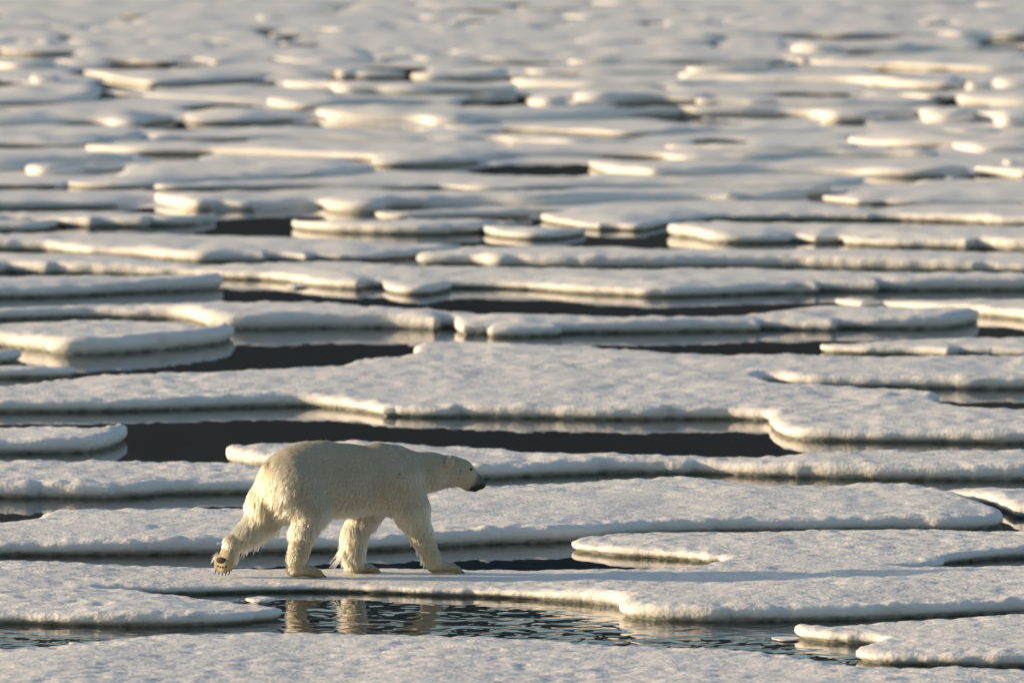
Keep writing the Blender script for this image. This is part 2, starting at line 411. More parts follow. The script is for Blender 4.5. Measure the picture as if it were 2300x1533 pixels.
bf([(1083,506),(1100,503),(1200,503),(1280,508),(1315,516)], [(1085,522),(1105,533),(1200,539),(1270,536),(1313,527)], 0.15, 'short cream-faced floe in the middle of the ice field')
bf([(655,503),(680,498),(740,497),(860,494),(1000,490),(1130,489),(1160,500)], [(657,514),(700,520),(750,523),(900,526),(1000,526),(1085,523),(1150,510)], 0.15, 'tapered floe just right of the square black pool')
bf([(857,474),(900,471),(1060,466),(1190,469)], [(857,492),(900,495),(1040,489),(1190,489)], 0.14, 'low pale floe with a bright left tip above the tapered floe')
bf([(-1300,473),(0,473),(200,471),(350,476),(420,482),(487,488)], [(-1300,506),(0,506),(115,506),(180,510),(350,509),(420,508),(487,497)], 0.15, 'floe left of the square black pool with a finely ribbed face')
bf([(-1300,495),(0,494),(80,494),(115,503)], [(-1300,521),(0,521),(75,520),(116,510)], 0.14, 'dim rounded floe tip at the left edge beside the ribbed floe')
bf([(352,440),(385,431),(740,429),(1090,434),(1350,427),(1600,425),(1743,425),(1860,432)],
   [(352,457),(424,471),(556,471),(723,465),(737,478),(855,479),(866,468),(1063,463),(1202,466),(1271,463),(1341,456),(1550,453),(1730,452),(1860,440)], 0.18, 'long floe over the square black pool with a cream block on its face', zb=.08)
bf([(-1300,424),(0,426),(180,427),(330,432)], [(-1300,470),(0,470),(120,470),(235,468),(330,458)], 0.18, 'floe at the left edge with a dark green shaded front')
bf([(1883,434),(1935,422),(2036,415),(2045,406),(2126,400),(2300,401),(3500,401)], [(1840,451),(1900,457),(1987,462),(2109,461),(2300,460),(3500,460)], 0.18, 'stepped floe at the right edge, left half dark and right half sunlit')
bf([(1215,474),(1271,467),(1341,459),(1550,456),(1730,456),(1850,461),(2000,466),(2109,465),(2300,465),(3500,465)],
   [(1225,500),(1320,517),(1450,520),(1510,508),(1600,494),(1850,494),(2000,496),(2300,507),(3500,507)], 0.15, 'smooth pale floe with a long blue shaded dip above the blunt-ended floe')
bf([(354,424),(380,416),(500,408),(700,400),(924,386),(1063,384),(1132,390),(1202,394),(1341,396),(1500,396),(1622,390),(1813,389),(1900,396),(1947,403)],
   [(354,428),(500,427),(740,425),(1000,425),(1060,430),(1092,431),(1240,428),(1341,424),(1500,421),(1618,422),(1709,423),(1883,424),(1945,410)], 0.15, 'very long floe ending at right in a cigar-shaped tip')
bf([(1323,366),(1400,358),(1500,358),(1720,363),(1800,354),(2050,360),(2180,380)], [(1324,376),(1350,388),(1430,395),(1480,398),(1560,397),(1700,391),(1900,393),(2000,398),(2100,400),(2190,396)], 0.15, 'floe with a bright wedge tip touching the black lead in the middle')
bf([(2192,386),(2220,380),(2300,378),(3500,376)], [(2193,392),(2300,402),(3500,404)], 0.14, 'bright sliver of floe at the right edge above the stepped floe')
bf([(2131,320),(2150,314),(2300,312),(3500,312)], [(2133,333),(2200,346),(2300,345),(3500,345)], 0.18, 'thick cream-edged floe at the right edge in the upper half')
bf([(2256,354),(2278,353)], [(2256,371),(2278,372)], 0.13, 'tiny upright ice chunk near the right edge')
bf([(1905,297),(1975,289),(2100,293),(3500,302)], [(1915,325),(2000,331),(2020,333),(2130,335),(3500,333)], 0.20, 'floe with a lit left end and a deep green shaded wall')
bf([(165,402),(260,392),(300,366),(450,353),(620,346),(760,353),(835,364)], [(165,420),(250,424),(358,422),(450,409),(700,402),(850,386)], 0.19, 'broad pale floe at left ending in a dark wedge')
bf([(62,370),(150,366),(240,370),(290,382)], [(61,396),(100,399),(162,397),(178,391),(258,388)], 0.19, 'square cream block of ice near the left edge')
bf([(-1300,404),(0,404),(120,406)], [(-1300,418),(0,419),(125,420)], 0.08, 'low dim floe strip at the left edge under the square block')
bf([(-1300,332),(0,335),(170,335),(270,350),(300,358)], [(-1300,386),(0,387),(58,385),(100,371),(270,367),(300,363)], 0.18, 'pale floe at the left edge behind the square block')
bf([(196,330),(240,327),(420,322),(600,319),(900,320),(1100,319),(1200,330),(1358,333),(1500,341),(1700,343),(1940,346),(2100,350)],
   [(197,341),(310,347),(460,348),(600,352),(840,360),(850,374),(1000,373),(1080,366),(1130,353),(1358,354),(1500,356),(1508,362),(1712,363),(1720,356),(1900,353),(2100,357)], 0.15, 'very wide pale floe above the black lead with a lit strip at its right', zb=.08)
bf([(1540,330),(1639,320),(1813,325),(1925,331)], [(1540,337),(1700,340),(1931,339)], 0.14, 'lens-shaped blue shaded floe left of the deep green wall')
bf([(330,291),(550,285),(720,283),(1000,295),(1250,303),(1400,312)], [(330,318),(550,316),(960,317),(1080,316),(1300,325),(1400,322)], 0.13, 'flat hazy floe in the upper middle left of the long dark streak')
bf([(-1300,288),(0,290),(200,290),(320,288)], [(-1300,328),(0,330),(205,332),(215,320),(320,320)], 0.20, 'floe at the left edge with a long dark green streak under it')
bf([(1000,286),(1115,283),(1300,273),(1450,271),(1520,280)], [(1000,292),(1150,293),(1280,300),(1400,308),(1470,307),(1525,298)], 0.17, 'floe with the long dark streak right of the upper middle')
bf([(1560,285),(1700,275),(1850,279),(2000,283),(2300,290),(3500,290)], [(1560,300),(1640,302),(1850,297),(1920,298),(2300,301),(3500,301)], 0.11, 'thin pale floe row at right above the lens-shaped floe')
bf([(1560,243),(1700,237),(1840,244),(1990,243),(2060,246),(3500,246)], [(1545,263),(1700,265),(1834,265),(1839,275),(1985,277),(1995,268),(2070,266),(2076,278),(2165,280),(2180,272),(2234,275),(2240,287),(3500,288)], 0.21, 'floe at right with three bright cream blocks along its face', zb=.1)
bf([(716,244),(800,238),(1000,240),(1200,239),(1400,245),(1500,256)], [(717,261),(740,275),(850,277),(960,278),(966,286),(1050,286),(1060,276),(1200,275),(1450,265),(1510,262)], 0.20, 'floe with a long ribbed cream face in the upper middle', zb=.1)
bf([(-1300,240),(0,242),(150,239),(300,247),(400,256)], [(-1300,283),(0,285),(136,281),(250,281),(262,287),(320,287),(340,280),(400,273)], 0.20, 'floe at upper left with a curved bright bank')
bf([(420,247),(500,240),(620,238),(700,253)], [(420,278),(520,279),(640,274),(712,268)], 0.14, 'grey layered floe just left of the ribbed cream face')
bf([(600,219),(760,217),(950,223),(1040,228)], [(600,237),(640,248),(713,250),(900,238),(1040,238)], 0.16, 'low floe right above the ribbed cream face')
bf([(1187,209),(1220,203),(1250,207),(1275,213)], [(1187,240),(1230,243),(1275,241)], 0.24, 'jagged bright ice lump beside a small black lead')
bf([(1290,203),(1400,197),(1540,206)], [(1290,236),(1327,237),(1376,237),(1450,232),(1540,235)], 0.20, 'floe right of the jagged ice lump with a lit left face')
bf([(232,201),(350,200),(450,191),(560,187),(640,191),(750,203)], [(232,215),(435,224),(580,229),(748,231)], 0.14, 'floe in front of the long curved dark lead at upper left')
bf([(-1300,190),(0,192),(150,189),(225,190)], [(-1300,236),(0,238),(120,235),(205,230),(225,220)], 0.21, 'floe at the left edge with a dark streak in the upper quarter')
bf([(643,185),(700,181),(930,185),(1100,187),(1165,200)], [(644,198),(748,201),(760,212),(900,214),(1115,212),(1165,208)], 0.19, 'floe with a long dark green wall left of the jagged lump')
bf([(182,161),(350,154),(500,156),(640,143),(760,151),(915,157)], [(195,170),(250,180),(340,196),(420,190),(560,180),(575,173),(710,175),(765,171),(798,177),(915,176)], 0.19, 'floe behind the long curved dark lead at upper left')
bf([(932,161),(1000,157),(1140,153)], [(932,182),(1007,183),(1140,182)], 0.18, 'short floe with one bright end near the top middle')
bf([(1155,178),(1300,173),(1500,177),(1560,182)], [(1155,195),(1300,200),(1500,201),(1560,200)], 0.14, 'hazy flat floe above the jagged ice lump')
bf([(2155,209),(2300,206),(3500,206)], [(2156,238),(2300,243),(3500,243)], 0.22, 'thick cream floe at the right edge in the top quarter')
bf([(2172,184),(2200,180),(2226,184)], [(2172,205),(2226,205)], 0.20, 'square bright ice block standing behind the thick cream floe')
bf([(1600,218),(1700,214),(2000,218),(2110,229)], [(1600,238),(1900,240),(2110,238)], 0.13, 'pale flat floe left of the thick cream floe')
bf([(1580,191),(1760,188),(1960,191),(2110,212)], [(1580,210),(1790,213),(2010,215),(2110,224)], 0.14, 'grey floe with a thin shaded rim in the upper right')
bf([(1585,166),(1760,161),(1960,163),(2155,168)], [(1585,180),(1760,184),(1914,187),(2000,197),(2032,200),(2155,203)], 0.17, 'floe with a lit notch left of the square bright block')
bf([(1570,150),(1640,147),(1800,152)], [(1573,167),(1635,168),(1790,160)], 0.18, 'short floe with one cream block at upper right')
bf([(2240,166),(3500,165)], [(2240,202),(3500,200)], 0.18, 'floe at the right edge behind the square bright block')
bf([(1820,126),(2000,125),(2200,129),(3500,131)], [(1820,145),(1976,150),(2216,162),(3500,160)], 0.17, 'dark fronted floe at upper right')
bf([(1775,99),(1800,92),(1900,93),(2100,96),(3500,98)], [(1775,122),(2040,122),(2060,117),(3500,118)], 0.19, 'floe with a long thin cream face near the top right')
bf([(1280,128),(1500,122),(1760,128)], [(1290,146),(1550,146),(1760,145)], 0.15, 'hazy floe left of the long thin cream face')
bf([(0,133),(60,130),(118,134)], [(-5,156),(60,158),(118,154)], 0.19, 'small cream floe at the left edge near the top')
bf([(1180,150),(1350,146),(1520,150)], [(1180,166),(1350,168),(1520,165)], 0.14, 'dim floe under the hazy floe near the top middle')

# ---- the hazy far rows at the top of the picture: each floe still a thing of its own
ORD = ['first', 'second', 'third', 'fourth', 'fifth', 'sixth', 'seventh', 'eighth', 'ninth']
rr = random.Random(21)
rows = [(139, 130, 1815), (118, -5, 1765), (100, -30, 1765), (84, -20, 2330), (69, -60, 2400), (54, -40, 2380), (40, -60, 2400), (27, -50, 2400), (14, -60, 2400), (2, -50, 2400), (-10, -60, 2400)]
far_specs = []
for ri, (vf, ua, ub) in enumerate(rows):
    u = ua; k = 0; jit = 7 if ri == 0 else 2.2
    while u < ub-60:
        L = rr.choice([rr.uniform(120, 300), rr.uniform(300, 900)])
        u2 = min(u+L, ub)
        if ub-u2 < 60: u2 = ub
        dv = rr.uniform(-3, 3); H = rr.choice([.08, .10, .12, .14, .18])
        th = rr.uniform(19, 30) + (5 if ri < 3 else 0)
        n = max(3, int((u2-u)/60))
        us = np.linspace(u, u2, n+2)
        f = [(a, vf+dv+rr.uniform(-jit, jit)) for a in us]
        b = [(a+rr.uniform(-5, 5), vf+dv-th+rr.uniform(-2, 2)) for a in us[1:-1]]
        bf(b, f, H, 'hazy floe in the blurred top rows, %s from the left in row %s down' % (ORD[min(k, 8)], ORD[min(10-ri, 8)] if ri > 2 else ('nine', 'ten', 'eleven')[2-ri]))
        u = u2 + rr.choice([3, 5, 8, 12, 45]); k += 1
# small blocks standing among the far floes
blk = [(582, 620, 52, 17, 'two-lobed ice lump in the top rows left of the middle'), (760, 797, 176, 22, 'square bright ice lump in the upper middle left'),
       (1172, 1200, 70, 14, 'narrow bright ice lump near the top middle'), (75, 128, 190, 22, 'bright cream ice chunk at upper left'),
       (1862, 1900, 146, 20, 'small bright ice chunk below the long thin cream face'), (2000, 2032, 197, 26, 'bright upright ice chunk at upper right'),
       (636, 668, 104, 12, 'cream ice chunk at the top left of the middle'), (1345, 1385, 112, 12, 'bright ice chunk above the dim floe near the top middle'),
       (90, 118, 110, 18, 'small cream ice chunk near the top left corner'), (1640, 1680, 52, 12, 'cream ice chunk near the top right of the middle')]
for u0, u1, vf, hp, lab in blk:
    h = 0.75*hp/pscale(vf); u0 -= 8; u1 += 8
    bf([(u0+4, vf-hp), ((u0+u1)/2, vf-hp-1), (u1-4, vf-hp)], [(u0, vf), (u1, vf)], h, lab, name='ice_lump', cat='ice lump', group='small ice lumps among the floes', shoulder=0.12, rough=1.6)
# small bits of brash ice near the bear
def brash(u0, u1, vf, dep, h, lab):
    x0, y0 = px(u0, vf); x1, _ = px(u1, vf)
    c = (x0+x1)/2; a = (x1-x0)/2
    P = [(c+a*math.cos(t)*(1+0.2*math.sin(3*t)), y0+dep/2+dep/2*math.sin(t)) for t in np.linspace(0, 2*math.pi, 14, endpoint=False)]
    build_floe(P, h, lab, seed=int(u0), name='ice_chip', cat='ice chip', group='small ice chips in the water', shoulder=0.05, rough=0.5, mat=CHIP)
brash(556, 614, 1357, .35, .045, 'small translucent ice chip floating in the pool below the raised paw')
brash(158, 176, 1449, .08, .035, 'tiny snow nub on the near shore at lower left')
brash(1738, 1794, 1441, .30, .022, 'thin ice shelf beside the blunt lower right floe')
brash(645, 690, 648, .5, .035, 'flat ice sliver left of the small oval floe')

# grey slush and thin new ice frozen between the far floes, open only at the dark leads
def slush():
    leads = [(1085, 1355, 368, 397), (483, 733, 488, 530), (1305, 1505, 541, 554), (235, 600, 176, 198), (-300, 125, 222, 240), (1005, 1142, 166, 184), (755, 1120, 196, 214),
             (1040, 1187, 220, 244), (2105, 2160, 216, 240), (1110, 1475, 290, 309), (1530, 1838, 252, 267), (832, 1088, 364, 386), (620, 715, 238, 252), (2034, 2162, 190, 205),
             (1970, 2220, 148, 163), (160, 360, 408, 426), (1950, 2110, 396, 414), (-300, 207, 316, 336), (130, 256, 264, 283), (1850, 2120, 430, 462), (-300, 300, 462, 474), (2010, 2130, 318, 336), (1290, 1500, 505, 522)]
    ys = np.arange(px(1150, 500)[1], px(1150, -70)[1], 0.40)
    xs = np.arange(-19, 19, 0.22)
    X, Y = np.meshgrid(xs, ys)
    z = 0.021 + 0.022*noise2(X/2.0, Y/3.0, 51) + 0.012*noise2(X/0.7, Y/1.3, 52)
    dep = np.hypot(Y, CAM_H)
    th = np.arctan2(CAM_H, Y) - PITCH
    V = H_/2 + FPX*np.tan(th); U = W_/2 + FPX*X/(Y*cP + CAM_H*sP)
    hole = np.zeros(X.shape)
    for u0, u1, v0, v1 in leads:
        q = ((U-(u0+u1)/2)/((u1-u0)/2))**2 + ((V-(v0+v1)/2)/((v1-v0)/2))**2
        hole = np.maximum(hole, sstep(1.35, 0.95, q))
    hole = np.maximum(hole, sstep(0.22, 0.36, noise2(X/2.6, Y/4.5, 53)))
    hole = np.maximum(hole, sstep(462, 492, V))
    z = z - 0.13*hole
    ny, nx = X.shape
    vs = np.stack([X, Y, z], -1).reshape(-1, 3)
    keep = z > -0.06
    fs = []
    for j in range(ny-1):
        for i in range(nx-1):
            if keep[j, i] or keep[j+1, i] or keep[j, i+1] or keep[j+1, i+1]:
                fs.append((j*nx+i, j*nx+i+1, (j+1)*nx+i+1, (j+1)*nx+i))
    o = mesh_obj('slush_ice', vs, fs, ice_material('slush', 0.0, 0.04, (0.34, 0.35, 0.33, 1)))
    o['kind'] = 'stuff'
    tag(o, 'thin grey slush ice frozen between the distant floes', 'slush ice')
slush()
print('floes', NFLOE[0], 'verts', sum(len(o.data.vertices) for o in FLOES), 't', round(time.time()-T0, 1))

# ------------------------------------------------------------------ the polar bear
PSI = math.radians(20.0)
cpsi, spsi = math.cos(PSI), math.sin(PSI)
SB = FPX/BEAR_Y0*1.0
Z0 = 0.088
def BP(u, v, lat=0.0):
    """side-view position on the bear -> local frame (X ahead, L towards the viewer's side, Z up)"""
    X = ((u-800)/SB - lat*spsi)/cpsi
    y = 0.02 + X*spsi - lat*cpsi
    Z = (1290 - v - 0.0965*SB*y)/SB
    return np.array([X, lat, Z])
prims = []      # (a, b, ra, rb, lateral stretch, blend)
def cone(p, q, ra, rb, k=0.05, ls=1.0): prims.append((BP(*p), BP(*q), ra/SB, rb/SB, ls, k))
# trunk
cone((680, 1078, 0), (770, 1075, 0), 83, 78, .05, 1.28)
cone((770, 1075, 0), (880, 1076, 0), 77, 74, .08, 1.30)
cone((660, 1090, 0), (700, 1092, 0), 78, 76, .08, 1.10)
cone((720, 1035, 0), (700, 1040, 0), 46, 46, .08, 1.0)
cone((852, 1028, 0), (880, 1034, 0), 33, 32, .10, 1.0)
cone((880, 1078, 0), (905, 1090, 0), 66, 48, .08, 1.15)
# neck and head
cone((900, 1062, 0), (965, 1056, 0), 54, 41, .08, 1.10)
cone((965, 1056, 0), (1012, 1056, 0), 41, 34.5, .06, 1.10)
cone((1012, 1056, 0), (1036, 1060, 0), 34, 31, .04, 1.05)
cone((1036, 1060, 0), (1051, 1072, 0), 29, 23, .04, 1.15)
cone((1050, 1068, 0), (1068, 1079, 0), 22, 18.5, .04, 1.30)
cone((1062, 1076, 0), (1081, 1086, 0), 19, 11, .03, 1.25)
cone((1050, 1090, 0), (1068, 1096, 0), 10, 6.5, .03, 1.0)
cone((1045, 1048, .075), (1055, 1050, .06), 8, 6, .03)
cone((1045, 1048, -.075), (1055, 1050, -.06), 8, 6, .03)
# near hind leg
cone((668, 1095, .13), (698, 1140, .17), 60, 46, .06)
cone((698, 1140, .17), (684, 1192, .17), 42, 31, .05)
cone((684, 1192, .17), (668, 1250, .15), 30, 23, .04)
cone((668, 1250, .15), (662, 1277, .14), 22, 17, .03)
cone((664, 1278, .14), (700, 1283, .14), 16, 12.5, .03, 0.75)
cone((700, 1284, .14), (716, 1287, .14), 12, 8.5, .02, 0.62)
# far hind leg, lifted behind
cone((640, 1085, -.10), (606, 1128, -.14), 62, 50, .06)
cone((606, 1128, -.14), (590, 1160, -.16), 46, 37, .05)
cone((590, 1160, -.16), (548, 1204, -.17), 36, 25, .04)
cone((548, 1204, -.17), (522, 1217, -.17), 26, 17, .03)
cone((522, 1218, -.17), (515, 1245, -.17), 18, 17, .03, 0.85)
cone((515, 1245, -.17), (508, 1262, -.17), 17, 16, .03, 0.70)
cone((506, 1264, -.17), (503, 1277, -.17), 14, 10, .02, 0.62)
# near front leg
cone((895, 1080, .12), (924, 1138, .16), 56, 41, .07)
cone((924, 1138, .16), (946, 1200, .17), 38, 27, .05)
cone((946, 1200, .17), (970, 1252, .17), 26.5, 21, .04)
cone((970, 1252, .17), (978, 1268, .17), 20, 17, .03)
cone((976, 1270, .17), (1012, 1275, .17), 16, 12, .03, 0.75)
cone((1012, 1275, .17), (1028, 1279, .17), 11.5, 8.5, .02, 0.62)
# far front leg
cone((860, 1085, -.12), (820, 1148, -.14), 50, 36, .06)
cone((820, 1148, -.14), (797, 1200, -.14), 34, 27, .05)
cone((797, 1200, -.14), (794, 1250, -.14), 26, 21, .04)
cone((794, 1250, -.14), (792, 1270, -.14), 20, 17, .03)
cone((794, 1272, -.14), (828, 1278, -.14), 15, 11, .03, 0.75)
cone((828, 1278, -.14), (843, 1281, -.14), 10.5, 8, .02, 0.62)
# tail
cone((606, 1048, .0), (594, 1098, .0), 13, 9, .015)
# ears
cone((1014, 1028, .110), (1011, 1037, .135), 8, 8.5, .012)
cone((1014, 1028, -.110), (1011, 1037, -.135), 8, 8.5, .012)
TOES = []
for (u, v, lat, dx) in ((716, 1287, .14, 6), (1028, 1279, .17, 6), (843, 1281, -.14, 6)):
    c = BP(u, v, lat)
    for k in range(5):
        w = (k-2)*0.036
        a = c + np.array([-.02-abs(k-2)*.008, w, -0.004]); b = c + np.array([.028-abs(k-2)*.014, w*1.1, -.012])
        prims.append((a, b, .026, .022, 1.0, .008)); TOES.append((b, np.array([1., 0, -.25]), 0.026))
c = BP(503, 1277, -.17)
for k in range(5):
    w = (k-2)*0.036
    a = c + np.array([.62, .78, 0])*w + np.array([0, 0, .05]); b = c + np.array([.62, .78, 0])*w*1.1 + np.array([-.004, 0, -.018+abs(k-2)*.008])
    prims.append((a + np.array([.0, 0, .05]), a, .030, .030, 1.0, .03))
    prims.append((a, b, .026, .022, 1.0, .008)); TOES.append((b, np.array([-.35, 0, -1.]), 0.026))

def sdf(Pt):
    P = np.asarray(Pt, float)
    res = None
    for a, b, ra, rb, ls, k in prims:
        s = np.array([1, ls, 1.0])
        pa = (P-a)*s; ba = (b-a)*s
        h = np.clip((pa@ba)/(ba@ba+1e-12), 0, 1)
        d = np.linalg.norm(pa-h[:, None]*ba, axis=1) - (ra+(rb-ra)*h)
        if res is None: res = d
        else:
            hh = np.clip(0.5+0.5*(res-d)/k, 0, 1)
            res = res*(1-hh)+d*hh - k*hh*(1-hh)
    # soles stay above the snow
    fl = 0.003-P[:, 2]
    hh = np.clip(0.5-0.5*(res-fl)/0.012, 0, 1)
    return res*(1-hh)+fl*hh + 0.012*hh*(1-hh)
def grad(P, e=0.006):
    g = np.stack([sdf(P+np.array(d)*e)-sdf(P-np.array(d)*e) for d in ((1, 0, 0), (0, 1, 0), (0, 0, 1))], 1)
    return g/(np.linalg.norm(g, axis=1)[:, None]+1e-9)

def surface_nets(lo, hi, vs):
    xs = [np.arange(lo[i], hi[i]+vs, vs) for i in range(3)]
    nx, ny, nz = map(len, xs)
    D = np.empty((nx, ny, nz), np.float32)
    YY, ZZ = np.meshgrid(xs[1], xs[2], indexing='ij')
    for i in range(0, nx, 8):
        xx = xs[0][i:i+8]
        G = np.stack([np.repeat(xx, ny*nz), np.tile(YY.ravel(), len(xx)), np.tile(ZZ.ravel(), len(xx))], 1)
        D[i:i+8] = sdf(G).reshape(len(xx), ny, nz)
    S = D < 0
    c = np.zeros((nx-1, ny-1, nz-1), int)
    for dx in (0, 1):
        for dy in (0, 1):
            for dz in (0, 1): c += S[dx:nx-1+dx, dy:ny-1+dy, dz:nz-1+dz]
    act = (c > 0) & (c < 8)
    idx = -np.ones(act.shape, int); I = np.argwhere(act); idx[act] = np.arange(len(I))
    acc = np.zeros((len(I), 3)); cnt = np.zeros(len(I))
    cor = [(a, b, d) for a in (0, 1) for b in (0, 1) for d in (0, 1)]
    for p in cor:
        for ax in range(3):
            if p[ax]: continue
            q = list(p); q[ax] = 1
            A = D[I[:, 0]+p[0], I[:, 1]+p[1], I[:, 2]+p[2]]; B = D[I[:, 0]+q[0], I[:, 1]+q[1], I[:, 2]+q[2]]
            m = (A < 0) != (B < 0)
            t = np.where(m, A/(A-B+1e-12), 0)
            pos = np.tile(np.array(p, float), (len(I), 1)); pos[:, ax] += t
            acc[m] += pos[m]; cnt[m] += 1
    V = (I + acc/cnt[:, None])*vs + np.array(lo)
    F = []
    for ax in range(3):
        u, w = (ax+1) % 3, (ax+2) % 3
        sl0 = [slice(None)]*3; sl1 = [slice(None)]*3
        sl0[ax] = slice(0, -1); sl1[ax] = slice(1, None)
        A = S[tuple(sl0)]; B = S[tuple(sl1)]
        E = np.argwhere(A != B)
        E = E[(E[:, u] > 0) & (E[:, w] > 0)]
        E = E[(E[:, u] < S.shape[u]-1) & (E[:, w] < S.shape[w]-1)]
        fl = A[E[:, 0], E[:, 1], E[:, 2]]
        du = np.zeros(3, int); du[u] = 1; dw = np.zeros(3, int); dw[w] = 1
        g = lambda M: idx[M[:, 0], M[:, 1], M[:, 2]]
        q = np.stack([g(E-du-dw), g(E-dw), g(E), g(E-du)], 1)
        q = np.where(fl[:, None], q, q[:, ::-1])
        F.append(q[(q >= 0).all(1)])
    return V, np.vstack(F)
Vb, Fb = surface_nets((-1.55, -.62, -.03), (1.42, .62, 1.42), 0.0135)
# lumps of coat and muscle
nb_ = grad(Vb)
print('bear verts', len(Vb), 't', round(time.time()-T0, 1))

HEADC = BP(1030, 1056, 0); NOSE = BP(1085, 1088, 0)
def fur_color(P):
    """creamy coat, yellower down the legs, grey muzzle with black lips"""
    P = np.asarray(P); n = len(P)
    base = np.tile(np.array([.64, .54, .36]), (n, 1))
    v = noise2(P[:, 0]/.22+P[:, 1]*3, P[:, 2]/.16+P[:, 1], 31)
    base *= (1+0.07*v)[:, None]
    yel = np.array([.56, .42, .20])
    low = sstep(.62, .12, P[:, 2])*(0.35+0.35*noise2(P[:, 0]/.09, P[:, 2]/.14, 32))
    rump = sstep(.30, .06, np.linalg.norm((P-BP(596, 1095, 0))*np.array([1, 1, .55]), axis=1))*.75
    sole = sstep(.10, .02, P[:, 2])*.7
    w = np.clip(low+rump+sole, 0, .95)[:, None]
    base = base*(1-w)+yel*w
    brown_fur = np.zeros(n)  # brown patches on legs, neck, flank and tail
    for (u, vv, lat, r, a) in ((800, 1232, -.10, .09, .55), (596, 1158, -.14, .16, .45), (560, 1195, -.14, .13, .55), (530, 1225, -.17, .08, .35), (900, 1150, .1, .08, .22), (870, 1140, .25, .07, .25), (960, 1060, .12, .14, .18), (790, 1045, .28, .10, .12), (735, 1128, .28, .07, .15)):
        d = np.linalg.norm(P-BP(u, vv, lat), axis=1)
        brown_fur += a*sstep(r, r*.2, d)*(0.7+0.5*noise2(P[:, 0]/.03, P[:, 2]/.05, 33))
    brown_fur += .75*sstep(.06, .03, np.linalg.norm((P-BP(602, 1080, 0))*np.array([1, 1, .45]), axis=1))*(P[:, 0] < -.8)
    g = np.clip(brown_fur, 0, .8)[:, None]
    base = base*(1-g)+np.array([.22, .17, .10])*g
    feet = sstep(.10, .05, P[:, 2])*sstep(.0, .5, noise2(P[:, 0]/.1, P[:, 1]/.1, 38)+.3)*.12
    base = base*(1-feet[:, None])+np.array([.20, .19, .17])*feet[:, None]
    ax = (NOSE-HEADC); ln = np.linalg.norm(ax); ax = ax/ln
    t = ((P-HEADC)@ax)/ln
    gm = sstep(.46, .72, t)[:, None]*0.86*sstep(.55, .65, P[:, 2])[:, None]
    base = base*(1-gm)+np.array([.075, .078, .08])*gm
    lipd = np.minimum(np.linalg.norm((P-BP(1066, 1097, 0))*np.array([.85, .7, 1.1]), axis=1), np.linalg.norm((P-BP(1079, 1094, 0))*np.array([.85, .7, 1.1]), axis=1))
    lm = sstep(.085, .045, lipd)[:, None]
    base = base*(1-lm)+np.array([.012, .012, .013])*lm
    for (u, vv, r) in ((1035, 1052, .010), (1030, 1071, .006), (1041, 1072, .006), (971, 1071, .007), (898, 1056, .012), (1028, 1030, .007)):
        q = BP(u, vv, .0); d = np.hypot(P[:, 0]-q[0]+.36*(P[:, 1]-0), P[:, 2]-q[2])
        xx = np.hypot((P[:, 0]*cpsi+P[:, 1]*spsi)-(q[0]*cpsi), P[:, 2]-q[2]-0.03*0)
        dk = (sstep(r*1.3, r*.5, xx)*(P[:, 1] > .03))[:, None]*.85
        base = base*(1-dk)+np.array([.03, .025, .02])*dk
    return np.clip(base, 0.005, .95)

def body_material():
    m, nt, p = new_mat('bear_undercoat')
    a = N(nt, 'ShaderNodeAttribute'); a.attribute_name = 'coat'
    nt.links.new(a.outputs['Color'], p.inputs['Base Color'])
    p.inputs['Roughness'].default_value = 0.8
    g = N(nt, 'ShaderNodeTexCoord')
    mp = N(nt, 'ShaderNodeMapping'); mp.inputs['Scale'].default_value = (90, 90, 22)
    nt.links.new(g.outputs['Object'], mp.inputs['Vector'])
    n1 = N(nt, 'ShaderNodeTexNoise'); n1.inputs['Scale'].default_value = 1.0; n1.inputs['Detail'].default_value = 3
    nt.links.new(mp.outputs[0], n1.inputs['Vector'])
    b = N(nt, 'ShaderNodeBump'); b.inputs['Strength'].default_value = .6; b.inputs['Distance'].default_value = .01
    nt.links.new(n1.outputs['Fac'], b.inputs['Height']); nt.links.new(b.outputs[0], p.inputs['Normal'])
    return m
# mesh lives in the bear's own frame; object turned 20 degrees away from the viewer. local +Y is the far side
def toL(P): P = np.asarray(P, float); return np.stack([P[..., 0], -P[..., 1], P[..., 2]], -1)
me = bpy.data.meshes.new('polar_bear')
me.from_pydata([tuple(v) for v in toL(Vb)], [], [tuple(f[::-1]) for f in Fb.tolist()])
me.polygons.foreach_set('use_smooth', [True]*len(me.polygons))
att = me.color_attributes.new('coat', 'FLOAT_COLOR', 'POINT')
cc = fur_color(Vb)*0.62
att.data.foreach_set('color', np.hstack([cc, np.ones((len(cc), 1))]).astype(np.float32).ravel())
me.materials.append(body_material()); me.update()
bear = link(bpy.data.objects.new('polar_bear', me))
bear.location = (BEAR_X0, BEAR_Y0+0.02, Z0)
bear.rotation_euler = (0, 0, PSI)
tag(bear, 'wet cream-white polar bear walking right across the ice with a hind paw raised', 'polar bear')

